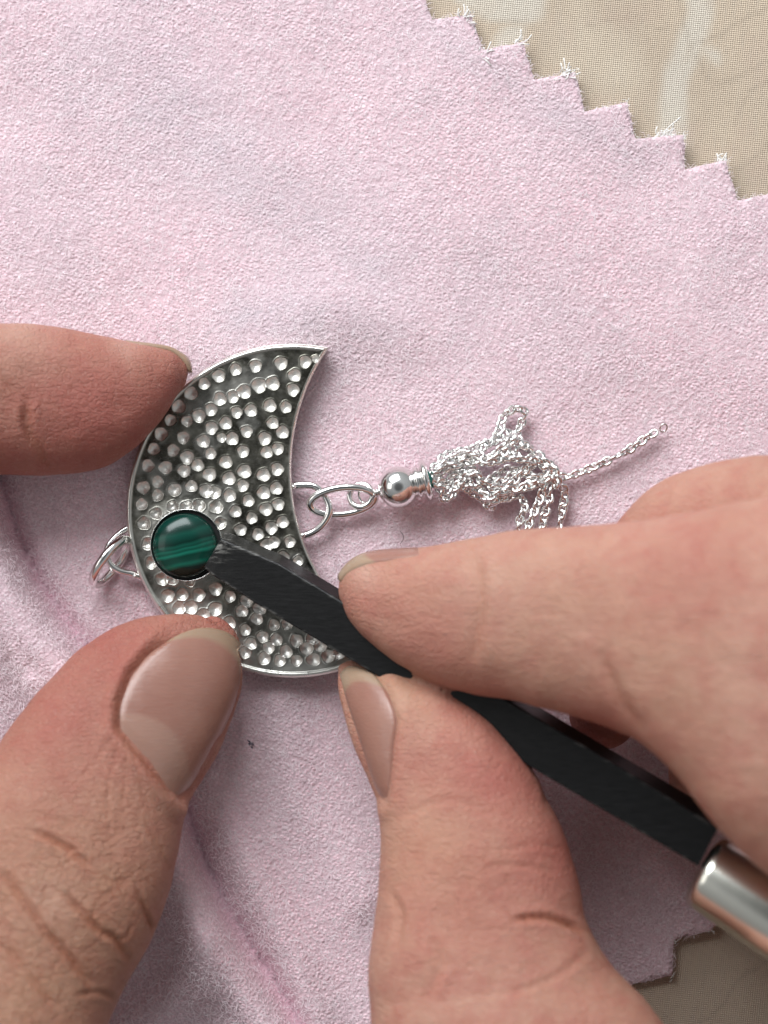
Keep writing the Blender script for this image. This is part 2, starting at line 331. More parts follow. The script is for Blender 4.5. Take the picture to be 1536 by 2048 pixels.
# ------------------------------------------------------------------ the pink cloth
def cloth_z(p):                                     # p: photo px at table level
    z = np.full(len(p), .10)
    z += .26 * (smooth_noise(p, 420, 11, 2) - .5) + .035 * (smooth_noise(p, 130, 12, 2) - .5)
    d, s, t = seg_dist(p, [(-60, 830), (0, 960), (35, 1070), (80, 1160), (130, 1235), (180, 1300), (260, 1400)])
    side = np.where(s > 0, 1, 0)
    z += .95 * side * (1 - np.exp(-d / 28)) * np.exp(-(d / 150) ** 2) + .06 * (1 - side) * np.exp(-((d - 40) / 30) ** 2)
    z -= .12 * np.exp(-(d / 20) ** 2)
    d, s, t = seg_dist(p, [(10, 1130), (30, 1220), (80, 1330)])
    z -= .10 * np.exp(-(d / 14) ** 2)
    d, s, t = seg_dist(p, [(330, 1500), (372, 1620), (400, 1700), (450, 1810), (500, 1890), (560, 1980), (620, 2080), (700, 2250)])
    side = np.where(s > 0, 1, 0)
    z += .78 * side * (1 - np.exp(-d / 26)) * np.exp(-(d / 115) ** 2) + .10 * (1 - side) * (1 - np.exp(-d / 30)) * np.exp(-(d / 130) ** 2)
    z -= .16 * np.exp(-(d / 22) ** 2)
    d, s, t = seg_dist(p, [(500, 700), (640, 630), (800, 660)]); z += .09 * np.exp(-(d / 75) ** 2)
    d, s, t = seg_dist(p, [(470, 1500), (520, 1750), (640, 2000)]); z += .06 * np.exp(-(d / 40) ** 2)
    d, s, t = seg_dist(p, [(560, 1400), (600, 1600), (720, 1800)]); z += .08 * np.exp(-(d / 36) ** 2)
    d, s, t = seg_dist(p, [(0, 1180), (60, 1300), (90, 1400)]); z += .14 * np.exp(-(d / 30) ** 2)
    d, s, t = seg_dist(p, [(250, 2060), (400, 1950), (420, 1850)]); z += .2 * np.exp(-(d / 45) ** 2)
    d, s, t = seg_dist(p, [(640, 2060), (590, 1900), (480, 1700), (420, 1560)]); z += .12 * np.exp(-(d / 34) ** 2)
    return z
tips = [(941, 33), (1044, 89), (1149, 149), (1251, 210), (1363, 275), (1447, 326), (1541, 391)]
nots = [(864, 44), (965, 105), (1067, 163), (1167, 228), (1268, 282), (1366, 343), (1470, 405)]
out = []
for k in range(14, 0, -1): out += [(864 - 101 * k, 44 - 60 * k), (941 - 101 * k, 33 - 60 * k)]
for a, b in zip(nots, tips): out += [a, b]
for k in range(1, 7): out += [(1470 + 101 * k, 405 + 60 * k), (1541 + 101 * k, 391 + 60 * k)]
out += [(2250, 880), (2210, 975)]
for k in range(10, 0, -1): out += [(1418 + 80 * k - 70, 1856 - 89 * k + 18), (1418 + 80 * k - 76, 1856 - 89 * k + 90)]
out[-2:] = []
out += [(1425, 1786)] if False else []
out += [(1418, 1856), (1345, 1876), (1342, 1947), (1265, 1965)]
for k in range(1, 8): out += [(1262 - 80 * k, 1965 + 89 * k - 18), (1265 - 80 * k, 1965 + 89 * k)]
out += [(-1100, 2600), (-1100, -790)]
bp = []
for i in range(len(out)):
    a = np.array(out[i], float); b = np.array(out[(i + 1) % len(out)], float); L = np.hypot(*(b - a)); n = max(1, int(L / 11)) if L < 200 else 12
    for k in range(n):
        q = a + (b - a) * k / n
        if L < 200 and k: q = q + rng.normal(0, .8, 2)
        bp.append(q)
bp = np.array(bp)
gxx, gyy = np.meshgrid(np.arange(-1090, 2400, 11.), np.arange(-790, 2600, 11.), indexing='ij')
ip = np.stack([gxx.ravel(), gyy.ravel()], 1)
far = (ip[:, 0] < -60) | (ip[:, 0] > 1610) | (ip[:, 1] < -60) | (ip[:, 1] > 2110)
keep = ~far | ((np.round(ip[:, 0] / 11).astype(int) % 5 == 0) & (np.round(ip[:, 1] / 11).astype(int) % 5 == 0))
ip = ip[keep] + rng.uniform(-1.5, 1.5, (keep.sum(), 2)); ip = ip[in_poly(ip, [tuple(q) for q in out])]
d, _, _ = seg_dist(ip, [tuple(q) for q in out] + [out[0]]); ip = ip[d > 7]
allp = np.vstack([bp, ip]); nb = len(bp)
rs = delaunay_2d_cdt([Vector(q) for q in allp], [], [list(range(nb))], 1, 1e-4)
cv = np.array([[q.x, q.y] for q in rs[0]]); cf = np.array([f for f in rs[2] if len(f) == 3])
a, b, c = cv[cf[:, 0]], cv[cf[:, 1]], cv[cf[:, 2]]
cr_ = (b[:, 0] - a[:, 0]) * (c[:, 1] - a[:, 1]) - (b[:, 1] - a[:, 1]) * (c[:, 0] - a[:, 0])
cf = np.where((cr_ > 0)[:, None], cf[:, ::-1], cf)
cz = cloth_z(cv); w3 = np.stack([(cv[:, 0] - 768) / PX, (1024 - cv[:, 1]) / PX, cz], 1)
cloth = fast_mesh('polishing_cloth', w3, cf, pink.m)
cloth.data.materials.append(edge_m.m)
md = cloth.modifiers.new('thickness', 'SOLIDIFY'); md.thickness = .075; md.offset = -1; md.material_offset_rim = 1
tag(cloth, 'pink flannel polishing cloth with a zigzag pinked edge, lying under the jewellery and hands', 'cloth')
fsh = np.zeros(len(cv))  # shade of the fold valleys painted in deeper pink, plus a few soft spots
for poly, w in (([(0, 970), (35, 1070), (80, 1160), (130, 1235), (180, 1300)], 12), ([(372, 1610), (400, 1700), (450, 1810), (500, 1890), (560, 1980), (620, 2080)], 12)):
    d, _, t = seg_dist(cv, poly); fsh = np.maximum(fsh, np.exp(-(d / w) ** 2))
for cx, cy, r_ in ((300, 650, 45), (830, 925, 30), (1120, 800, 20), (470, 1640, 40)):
    fsh = np.maximum(fsh, .35 * np.exp(-((cv[:, 0] - cx) ** 2 + (cv[:, 1] - cy) ** 2) / r_ ** 2))
set_attr(cloth.data, 'fold_shade', fsh)
sm = np.zeros(len(cv))  # grey polish smudges; the arc above the pendant is painted fold shade
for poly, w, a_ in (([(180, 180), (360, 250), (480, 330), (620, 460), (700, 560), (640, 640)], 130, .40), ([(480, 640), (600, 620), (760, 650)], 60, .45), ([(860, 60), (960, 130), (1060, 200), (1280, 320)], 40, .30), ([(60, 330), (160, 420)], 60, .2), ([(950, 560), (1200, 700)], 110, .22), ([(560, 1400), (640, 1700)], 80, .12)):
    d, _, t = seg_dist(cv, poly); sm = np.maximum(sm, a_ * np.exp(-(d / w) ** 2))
set_attr(cloth.data, 'smudge_shade', np.clip(sm * 1.35 + .08, 0, .85))
spk = Mat('dark_speck'); spk.set(Base_Color=(.13, .12, .17, 1), Roughness=.9); rs_ = np.random.default_rng(4); sv, sf = [], []
for k in range(9):
    c_ = np.array([(503 + rs_.normal(0, 2) - 768) / PX, (1024 - 1486 + rs_.normal(0, 3)) / PX, .0]); c_[2] = cloth_z(np.array([[503, 1486.]]))[0] + .006
    a_, f_ = tube(np.array([c_ + rs_.normal(0, .012, 3) * [1, 1, .3] for q_ in range(4)]), .006, 4); sf += [[i + len(sv) for i in q_] for q_ in f_]; sv += a_.tolist()
mesh_obj('dark_speck', sv, sf, spk.m, cloth)

def fibres(pts, lmin, lmax, wid, up=.03, seed=3):   # little curved ribbons, pts (n,3)
    r = np.random.default_rng(seed); n = len(pts); th = r.uniform(0, 2 * np.pi, n); L = r.uniform(lmin, lmax, n)
    d0 = np.stack([np.cos(th), np.sin(th), np.zeros(n)], 1); bend = r.normal(0, .9, n); th2 = th + bend
    d1 = np.stack([np.cos(th2), np.sin(th2), np.zeros(n)], 1); z1 = r.uniform(.3, 1.2, n)[:, None] * up * np.array([0, 0, 1.])
    p0 = pts; p1 = pts + d0 * L[:, None] * .5 + z1; p2 = p1 + d1 * L[:, None] * .5 - z1 * r.uniform(-.2, .9, n)[:, None]
    s0 = np.stack([-d0[:, 1], d0[:, 0], np.zeros(n)], 1) * wid; s1 = np.stack([-d1[:, 1], d1[:, 0], np.zeros(n)], 1) * wid
    v = np.stack([p0 - s0, p0 + s0, p1 - s1, p1 + s1, p2], 1).reshape(-1, 3)
    k = np.arange(n)[:, None] * 5
    f = np.concatenate([k + [0, 1, 3], k + [0, 3, 2], k + [2, 3, 4]], 0); return v, f
N = 150000
q = np.stack([rng.uniform(-30, 1566, N), rng.uniform(-30, 2078, N)], 1); q = q[in_poly(q, [tuple(k) for k in out])]
fp = np.stack([(q[:, 0] - 768) / PX, (1024 - q[:, 1]) / PX, cloth_z(q) + .003], 1)
fv, ff = fibres(fp, .04, .14, .0027, .016)
nap = fast_mesh('cloth_nap', fv, ff, nap_m.m, cloth, False); nap['kind'] = 'stuff'
# loose threads along the cut teeth
eb = []
poly = nots[0:1] + [x for ab in zip(nots, tips) for x in ab][1:]
for i in range(len(poly) - 1):
    a = np.array(poly[i], float); b_ = np.array(poly[i + 1], float)
    for k in range(12):
        eb.append(a + (b_ - a) * rng.random() + rng.normal(0, 1.3, 2))
for tx, ty in tips + [(1345, 1880), (1342, 1947), (1418, 1856)]:
    for k in range(10): eb.append(np.array([tx, ty]) + rng.normal(0, 4, 2))
eb = np.array(eb); ev = np.stack([(eb[:, 0] - 768) / PX, (1024 - eb[:, 1]) / PX, cloth_z(eb) - .01], 1)
fv, ff = fibres(ev, .015, .055, .004, .015, 8)
fr = fast_mesh('edge_fray', fv, ff, white_m.m, cloth, False); fr['kind'] = 'stuff'
def tuft(px, py, dx, dy, n, spread, seed):
    r = np.random.default_rng(seed); vs = []; fs = []
    for k in range(n):
        s = np.array([px, py]) + r.normal(0, spread, 2); path = []; d = np.array([dx, dy]) + r.normal(0, .45, 2); cur = s.copy(); z = .10
        for j in range(6):
            path.append([(cur[0] - 768) / PX, (1024 - cur[1]) / PX, z]); d = d + r.normal(0, .9, 2); cur = cur + d * 1.7; z += r.uniform(-.012, .02)
        a, f = tube(np.array(path), .008, 4); f = [[i + len(vs) for i in q] for q in f]; vs += a.tolist(); fs += f
    return mesh_obj('frayed_thread', vs, fs, white_m.m, cloth)
tuft(1128, 152, .6, -.4, 26, 5, 1); tuft(1322, 278, .8, -.25, 44, 7, 2); tuft(1030, 95, .5, -.5, 14, 5, 3); tuft(968, 118, .3, -.2, 14, 7, 4); tuft(1440, 330, .5, -.5, 12, 5, 5); tuft(930, 38, .5, -.4, 12, 6, 6)
# a hair on the cloth
hp = catmull([V(800, 1062, .16), V(806, 1070, .18), V(806, 1080, .19), V(800, 1088, .17)], 6)
hv, hf = tube(hp, .004, 5)
hm = Mat('hair_fibre'); hm.set(Base_Color=(.05, .035, .03, 1), Roughness=.5)
tag(mesh_obj('hair', hv, hf, hm.m), 'tiny dark curved hair lying on the pink cloth below the silver ball', 'hair')

# ------------------------------------------------------------------ the pendant
pend = empty('pendant', P3(420, 1030, .3))
tag(pend, 'crescent shaped silver pendant with punched dots, dark patina and a round green stone', 'pendant')
ZP = .34                                            # plate top
def arc(c, r, a0, a1, n):
    t = np.linspace(a0, a1, n); return np.stack([c[0] + r * np.cos(t), c[1] + r * np.sin(t)], 1)
OC = np.array([585., 1022.]); OR = 333.; IC = np.array([1012., 938.]); IR = 430.
T0 = np.array([657, 697.]); T1 = np.array([775, 1295.])
ao0 = math.atan2(*(T0 - OC)[::-1]); ao1 = math.atan2(*(T1 - OC)[::-1]) - 2 * math.pi
ai0 = math.atan2(*(T0 - IC)[::-1]) % (2 * math.pi); ai1 = math.atan2(*(T1 - IC)[::-1]) % (2 * math.pi)
NT, NS = 760, 190
outer = arc(OC, OR, ao0, ao1, NT); inner = arc(IC, IR, ai0, ai1, NT)
sN = np.linspace(0, 1, NS); pp = inner[:, None] * (1 - sN)[None, :, None] + outer[:, None] * sN[None, :, None]
pp = pp.reshape(-1, 2)
# outline wobble (hand cut)
dots = [(1182,150,22),(1130,165),(1005,172),(875,186),(773,203),(686,236),(1074,233),(612,275),(962,275,36),(893,286,36),(1067,308),(816,317),(545,325),(760,343),(693,353),(948,388),(1030,396),(481,393),(647,408),(850,412),(778,422),(586,440),(439,462),(524,467,26),(722,477),(962,477),(649,502),(828,520),(1012,523),(391,533),(505,551,35),(700,551,26),(754,556),(921,556),(607,569),(354,610),(988,608,28),(453,617),(810,621),(931,625),(644,632),(523,652),(721,675),(578,692),(324,695),(413,704),(985,712),(508,721),(817,723),(637,739),(914,741),(372,776),(737,759),(809,796),(299,806),(545,798),(980,810),(459,818),(915,832),(372,846),(620,823),(665,830),(741,847),(837,873),(290,892),(990,892),(927,917),(450,905),(523,905),(585,900),(673,905),(365,940),(771,928),(854,962),(1012,982),(303,990),(955,1012),(695,990),(797,1022),(886,1044),(1050,1084),(969,1085),(323,1095),(1092,1180,28),(1015,1165),(341,1192),(396,1275),(449,1275),(540,1290,26),(668,1326),(583,1355),(498,1355),(425,1360),(743,1365),(829,1385),(482,1423),(541,1420),(668,1428),(803,1438),(895,1424),(606,1460),(880,1478),(738,1500),(675,1520),(822,1535),(967,1510),(1036,1505),(749,1555),(910,1570),(1083,1590),(980,1585),(850,1605),(941,1625),(1170,1578),(1135,1628),(1030,1645),(824,1650),(1205,1615),(920,1680),(999,1690),(1084,1690),(1170,1685),(1245,1668),(1300,1655),(930,1100),(700,1640),(620,1570),(760,1690),(820,1130),(900,1200),(990,1260),(1080,1330),(1160,1400),(1230,1470),(1310,1560),(1180,1290)]
D = [(170 + d[0] / 2.56, 660 + d[1] / 2.56, (d[2] if len(d) > 2 else 32) / 2.56 * rng.uniform(.88, 1.04)) for d in dots]
SC = np.array([372., 1090.])
ro = OR - np.hypot(*(pp - OC).T); ri = np.hypot(*(pp - IC).T) - IR; edge = np.minimum(ro, ri)
hz = np.zeros(len(pp)); dmask = np.zeros(len(pp)); polish = np.zeros(len(pp))
hz += .022 * (smooth_noise(pp, 60, 21, 3) - .5)
for dx, dy, r_ in D:
    e = pp - np.array([dx, dy]); e = e * np.array([1 + .06 * math.sin(dx), 1]); q = np.hypot(e[:, 0], e[:, 1]); m = q < r_ * 1.5
    an = np.arctan2(e[m, 1], e[m, 0]); fac = 1 + .05 * np.sin(3 * an + dx) + .03 * np.sin(5 * an + dy)
    u = q[m] / (r_ * fac)
    hz[m] += np.where(u < 1, -.032 * (1 - u ** 2) ** .9 - .012 * np.clip(1 - u, 0, 1), 0) + .004 * np.exp(-((u - 1.1) / .12) ** 2)
    dmask[m] = np.maximum(dmask[m], np.clip((1.04 - u) / .10, 0, 1))
ds = np.hypot(*(pp - SC).T)
hz += .03 * np.clip((122 - ds) / 48, 0, 1) ** 1.5; dmask *= 1 - .45 * np.clip((118 - ds) / 20, 0, 1)
polish = np.clip((108 - ds) / 26, 0, 1) * .32 + np.clip((80 - ds) / 6, 0, 1) * .2
wv = smooth_noise(pp, 46, 31, 3)
polish = np.maximum(polish, np.clip((wv - .62) / .12, 0, 1) * .4)
dd, _, _ = seg_dist(pp, [(385, 820), (440, 790), (500, 760), (540, 745)]); polish = np.maximum(polish, .6 * np.exp(-(dd / 20) ** 2) * np.clip(wv * 1.6, 0, 1))
dd, _, _ = seg_dist(pp, [(330, 1205), (420, 1230), (480, 1290), (500, 1340), (560, 1345), (640, 1330)]); polish = np.maximum(polish, .8 * np.exp(-(dd / 26) ** 2))
polish = np.maximum(polish, .45 * np.clip((pp[:, 1] - 1190) / 90, 0, 1) * np.clip(wv * 2 - .2, 0, 1))
rimw = np.where(ro < ri, 12., 6.)
polish = np.maximum(polish, np.clip((rimw - edge) / 3, 0, 1)); hz += .016 * np.clip((rimw - edge) / 4, 0, 1) - .035 * np.exp(-(edge / 3.0) ** 2)
# the plate dishes slightly
hz += .06 * ((ds / 380) ** 2)
hole = ds < 70.5; hz[hole] -= .08
top = np.stack([(pp[:, 0] - 768) / PX, (1024 - pp[:, 1]) / PX, np.full(len(pp), ZP) + hz], 1)
top[:, :2] *= (H - ZP) / H
f = grid_faces(NT, NS)
# closed underside: boundary ring copied down
bi = list(range(0, NS)) + [i * NS + NS - 1 for i in range(1, NT)] + [(NT - 1) * NS + j for j in range(NS - 2, -1, -1)] + [i * NS for i in range(NT - 2, 0, -1)]
low = top[bi].copy(); low[:, 2] -= .11
under = pp.reshape(NT, NS, 2)[::11, ::9]; un, um = under.shape[:2]; under = under.reshape(-1, 2); under = np.column_stack([(under[:, 0] - 768) / PX * (H - ZP) / H, (1024 - under[:, 1]) / PX * (H - ZP) / H, np.full(len(under), ZP - .10)])
nv = len(top); vs = np.vstack([top, low, under]); L = len(bi)
side = np.array([[bi[i], nv + i, nv + (i + 1) % L, bi[(i + 1) % L]] for i in range(L)])
plate = fast_mesh('plate', vs, np.vstack([f, side, grid_faces(un, um)[:, ::-1] + nv + len(low)]), plate_m.m, pend)
bm = bmesh.new(); bm.from_mesh(plate.data)
bmesh.ops.recalc_face_normals(bm, faces=bm.faces); bm.to_mesh(plate.data); bm.free()
z1 = np.ones(L + un * um)
set_attr(plate.data, 'dimple', np.concatenate([dmask, z1 * 0])); set_attr(plate.data, 'polish', np.concatenate([polish, z1]))
def lathe(prof, c, ax, seg=64):                     # profile [(s,r)] along axis ax from c
    ax = np.array(ax, float); ax /= np.linalg.norm(ax); u = np.cross(ax, [0, 0, 1.])
    if np.linalg.norm(u) < .1: u = np.array([1., 0, 0])
    u /= np.linalg.norm(u); w = np.cross(ax, u); th = np.linspace(0, 2 * math.pi, seg, endpoint=False)
    v = np.array([np.array(c) + ax * s + r * (u * np.cos(t) + w * np.sin(t)) for s, r in prof for t in th])
    fcs = grid_faces(len(prof), seg, True).tolist(); return v, fcs
sc3 = P3(374, 1090, ZP); kk = 1 / PX * (H - ZP) / H
v, f = lathe([(-.06, 73 * kk), (.03, 73 * kk), (.075, 72.5 * kk), (.085, 71.8 * kk), (.085, 70.6 * kk), (.06, 70 * kk), (-.03, 70 * kk)], sc3, (0, 0, 1), 96)
v[:, :2] += rng.normal(0, .0015, (len(v), 2))
bez = mesh_obj('bezel', v, f, sil_rim.m, pend)
v, f = lathe([(.0, 70 * kk), (.0, 30 * kk)], sc3 + [0, 0, .03], (0, 0, 1), 48)
mesh_obj('bezel_seat', v, f, dark.m, pend)
prof = [(.0, 64.5 * kk), (.07, 64.5 * kk), (.10, 63.5 * kk)] + [(.10 + .155 * math.sin(a) ** 1.0, 63.5 * kk * math.cos(a)) for a in np.linspace(.06, math.pi / 2 - .001, 22)]
stc = P3(371, 1091, ZP)
v, f = lathe(prof, (0, 0, 0), (0, 0, 1), 96)
stone = mesh_obj('gemstone', v, f, mal.m); stone.location = Vector(stc); stone['label'] = 'round domed dark green stone with lighter green bands'
stone.parent = pend; stone.matrix_parent_inverse = Matrix.Translation(-Vector(pend.location))
# soldered loops
wr = .047
pth = catmull([V(570, 975, .24), V(605, 970, .26), V(634, 975, .28), V(655, 1002, .30), V(658, 1028, .31), V(640, 1055, .29), V(612, 1070, .26), V(575, 1072, .24)], 8)
v, f = tube(pth, wr * 1.0, 14); loop1 = mesh_obj('solder_loop', v, f, sil.m, pend)
pth = catmull([V(272, 1052, .27), V(252, 1058, .28), V(233, 1072, .30), V(217, 1092, .32), V(213, 1112, .32), V(222, 1130, .31), V(240, 1142, .29), V(265, 1148, .27), V(290, 1158, .26)], 8)
v, f = tube(pth, .040, 14); mesh_obj('solder_loop', v, f, sil.m, pend)
for cx, cy in ((262, 1066), (270, 1152), (587, 973), (606, 1070)):
    v, f = lathe([(0.045 * math.sin(a), .036 * math.cos(a)) for a in np.linspace(-1.57, 1.57, 9)], P3(cx, cy, .285), (0, 0, 1), 16); mesh_obj('solder_bead', v, f, sil_rim.m, pend)

# ------------------------------------------------------------------ rings
def ring(name, c, a, b, ux, uy, wire, label, gap=None):
    ux = Vector(ux).normalized(); uy = (Vector(uy) - ux * Vector(uy).dot(ux)).normalized()
    n = 64
    pt = ring_path((0, 0, 0), a, b, ux, uy, n)
    v, f = tube(pt, wire, 14, True); o = mesh_obj(name, v, f, sil.m); o.location = Vector(c)
    return tag(o, label, 'ring', 'silver jump rings of the pendant')
ring('jump_ring', P3(685, 1002, .33), 64 / PX, 29 / PX, (1, .12, .0), (0, .9, .42), .048, 'oval silver jump ring linking the pendant loop to the small tassel ring')
ring('jump_ring', P3(722, 991, .30), 23 / PX, 23 / PX, (1, -.1, .25), (0, 1, -.15), .040, 'small round silver ring next to the polished silver ball')
d = Vector((410 - 90, 1050 - 600, 0)).normalized()
ring('jump_ring', P3(221, 1124, .40), 53 / PX, 42 / PX, (d.x, d.y, .05), (-.20, .14, .9), .058, 'thick silver jump ring standing on edge at the left end of the pendant')

# ------------------------------------------------------------------ tassel
ax = Vector((120, 30, 0)).normalized(); c0 = P3(797, 974, .42)
tas = empty('tassel', P3(797, 974, .1)); tag(tas, 'silver tassel with a polished ball cap and tangled fine chains', 'tassel')
rb = 41 / PX
prof = [(-rb * math.cos(a), max(.001, rb * math.sin(a))) for a in np.linspace(0, 2.45, 26)]
sE = prof[-1][0]
prof += [(sE + .012, .165), (sE + .022, .190), (sE + .045, .205), (sE + .068, .190), (sE + .078, .172), (sE + .095, .172), (sE + .102, .215), (sE + .120, .248), (sE + .145, .260), (sE + .172, .250), (sE + .188, .220), (sE + .190, .17), (sE + .10, .15)]
v, f = lathe(prof, c0, ax, 64); mesh_obj('ball_cap', v, f, sil.m, tas)
v, f = lathe([(sE + .15, .14), (sE + .20, .12), (sE + .215, .05), (sE + .22, .001)], c0, ax, 24); mesh_obj('thread_plug', v, f, teal.m, tas)
# eye wire: loop and wraps
pth = catmull([P3(770, 980, .42), P3(752, 985, .42), P3(738, 975, .40), P3(724, 976, .36), P3(718, 990, .30), P3(726, 1005, .30), P3(742, 1000, .36), P3(752, 988, .42)], 8)
v, f = tube(pth, .018, 10); mesh_obj('eye_wire', v, f, sil.m, tas)
ev = []; efs = []
for k in range(3):
    c_ = P3(750 + 5 * k, 986 - 1.2 * k, .42); w = Vector((-ax.y, ax.x, 0))
    a_, f_ = tube(ring_path(c_, .042, .042, w, (0, 0, 1), 20), .013, 8, True); efs += [[i + len(ev) for i in q] for q in f_]; ev += a_.tolist()
mesh_obj('wire_wrap', ev, efs, sil.m, tas)
def z2(p): return (560 + p[0] / 1.873, 780 + p[1] / 1.873)
strands = [
 [(570,290),(620,240),(680,232),(740,202),(800,172),(822,132),(840,98),(878,75),(920,82),(908,120),(890,160),(905,205),(950,232),(1000,270),(1050,320)],
 [(575,300),(640,265),(700,258),(760,215),(830,182),(852,160),(885,200),(930,215),(960,250),(1015,285),(1055,325),(1100,318),(1200,278),(1300,228),(1380,175),(1440,140)],
 [(570,310),(610,296),(650,286),(690,272),(760,266),(800,236),(855,195),(872,172),(842,240),(890,262),(940,252),(1000,300),(1040,340),(1066,380),(1060,440),(1048,510),(1040,600)],
 [(575,330),(620,330),(660,300),(720,300),(760,340),(800,330),(850,300),(900,300),(960,330),(1010,358),(1005,420),(990,500),(985,600)],
 [(575,350),(598,390),(618,412),(648,390),(660,360),(720,370),(780,402),(830,380),(880,370),(940,350),(982,345),(980,400),(960,450),(935,510),(920,600)],
 [(575,340),(640,350),(700,362),(748,400),(790,445),(802,408),(860,400),(900,390),(905,440),(888,500),(880,600)],
 [(575,320),(630,280),(670,300),(720,320),(790,350),(850,330),(880,300),(930,320),(1000,330),(1050,322)],
 [(590,290),(660,250),(725,240),(790,270),(840,260),(870,225),(900,250),(940,272),(980,258),(1030,300),(1035,350),(1020,395)],
 [(580,300),(600,262),(640,228),(670,262),(690,300),(730,290),(780,262),(820,290),(870,270),(880,210),(850,180),(830,150)],
 [(580,350),(620,372),(640,402),(690,340),(730,312),(800,378),(870,350),(930,290),(985,300)],
 [(600,330),(650,330),(700,290),(770,300),(800,350),(760,410),(790,400),(850,420),(900,380),(960,360),(1040,350)],
 [(640,300),(700,335),(740,370),(800,415),(860,380),(920,360),(1000,345),(1060,330)],
]
lk_v, lk_f = tube(ring_path((0, 0, 0), .060, .046, (1, 0, 0), (0, 1, 0), 14), .0215, 7, True)
lme = bpy.data.meshes.new('chain_link'); lme.from_pydata([tuple(a) for a in lk_v], [], lk_f); lme.polygons.foreach_set('use_smooth', [True] * len(lme.polygons)); lme.materials.append(sil_chain.m)
count = 0; rest_v = []; rest_f = []
for si, st_ in enumerate(strands):
    if si in (8, 10): continue
    pts = []
    for i, q_ in enumerate(st_):
        ph = z2(q_); mid = math.exp(-((q_[0] - 780) / 230) ** 2)
        zz = .20 + .05 * math.sin(i * 1.9 + si * 2.1) * mid + .20 * mid * ((si * 5 % 12) / 12) + .03
        if q_[0] < 610: q_ = (q_[0] + 8, q_[1]); ph = z2(q_); zz = .40 + (.02 if si % 2 else -.04)
        if q_[0] > 1040: zz = .19
        j = (rng.normal(0, 2.0, 2) if 600 < q_[0] < 1000 else (0, 0))
        pts.append(P3(ph[0] + j[0], ph[1] + j[1], zz))
    cp = catmull(pts, 14); sl = np.concatenate([[0], np.cumsum(np.linalg.norm(np.diff(cp, axis=0), axis=1))])
    pitch = .084; ns = int(sl[-1] / pitch); tw = rng.uniform(0, 3)
    for k in range(ns):
        s_ = k * pitch; c_ = np.array([np.interp(s_, sl, cp[:, a]) for a in range(3)]); d_ = np.array([np.interp(s_ + .03, sl, cp[:, a]) for a in range(3)]) - np.array([np.interp(s_ - .03, sl, cp[:, a]) for a in range(3)])
        d_ = Vector(d_).normalized(); up = Vector((0, 0, 1)); sd = up.cross(d_).normalized(); up = d_.cross(sd)
        roll = (R(38) if k % 2 else R(-38)) + .25 * math.sin(k * .35 + tw) + (rng.normal(0, .35) if si != 1 or k < 55 else 0)
        s2 = sd * math.cos(roll) + up * math.sin(roll); u2 = d_.cross(s2)
        yaw = R(14); d3 = (d_ * math.cos(yaw) + s2 * math.sin(yaw)); s3 = u2.cross(d3)
        M = Matrix((d3, s3, u2)).transposed().to_4x4(); M.translation = Vector(c_)
        if count < 300:
            o = bpy.data.objects.new('chain_link', lme); C.objects.link(o); o.parent = tas; o.matrix_world = M
            o.matrix_parent_inverse = Matrix.Translation(-Vector(tas.location)); o.matrix_basis = M; count += 1
        else:
            a_ = [M @ Vector(t) for t in lk_v]; rest_f += [[i + len(rest_v) for i in q] for q in lk_f]; rest_v += [tuple(t) for t in a_]
if rest_v:
    ro_ = mesh_obj('chain_links', rest_v, rest_f, sil_chain.m, tas); ro_['kind'] = 'stuff'
pe = P3(1327, 856, .22)
v, f = tube(ring_path(pe, .062, .055, (.5, .6, .3), (-.6, .5, .5), 24), .014, 8, True); mesh_obj('end_ring', v, f, sil_chain.m, tas)

# ------------------------------------------------------------------ the tool
tool = empty('bezel_pusher', P3(900, 1380, 1.2)); tag(tool, 'square black steel bezel pusher tool with metal ferrule, its tip on the green stone', 'tool')
# stations: (north outline C, edge A, south outline B, z)
stn = [((452, 1062), (443, 1078), (408, 1135), .68), ((470, 1069), (459, 1085), (422, 1149), .71), ((565, 1109), (557, 1127), (512, 1208), .86), ((760, 1225), (750, 1243), (704, 1322), 1.17),
       ((1010, 1373), (999, 1392), (952, 1470), 1.56), ((1230, 1503), (1219, 1522), (1173, 1601), 1.92), ((1447, 1630), (1436, 1656), (1396, 1733), 2.28)]
vs = []; wearv = []
sec_n = 8
ss = []
for C_, A_, B_, z in stn:
    a = P3(*A_, z + .20); b = P3(*B_, z + .14); c = P3(*C_, z - .10); dn = P3(B_[0] + (C_[0] - A_[0]), B_[1] + (C_[1] - A_[1]), z - .24 if z < .75 else z - .28)
    ss.append([a, b, dn, c])
cs = np.array(ss); tt_ = np.concatenate([np.linspace(i, i + 1, 12, endpoint=False) for i in range(len(cs) - 1)] + [[len(cs) - 1]]); cs = np.array([cs[int(t)] * (1 - t % 1) + cs[min(int(t) + 1, len(cs) - 1)] * (t % 1) for t in tt_])
def chamfer(sec, r):
    o = []
    for i in range(4):
        p_, c_, n_ = sec[i - 1], sec[i], sec[(i + 1) % 4]; d1 = p_ - c_; d2 = n_ - c_; d1 /= np.linalg.norm(d1); d2 /= np.linalg.norm(d2)
        o += [c_ + d1 * r * 2.4, c_ + d1 * r, c_ + (d1 + d2) * r * .30, c_ + d2 * r, c_ + d2 * r * 2.4]
    return o
rows = []
cen = cs[0].mean(0); rows.append([cen + (q - cen) * .96 + (cs[0].mean(0) - cs[1].mean(0)) * .12 for q in chamfer(cs[0], .03)])
for s_ in cs: rows.append(chamfer(s_, .016))
rows = np.array(rows); n, m, _ = rows.shape
f = grid_faces(n, m, True).tolist() + [list(range(m))[::-1], [(n - 1) * m + j for j in range(m)]]
o = mesh_obj('steel_bar', rows.reshape(-1, 3), f, blk.m, tool, False)
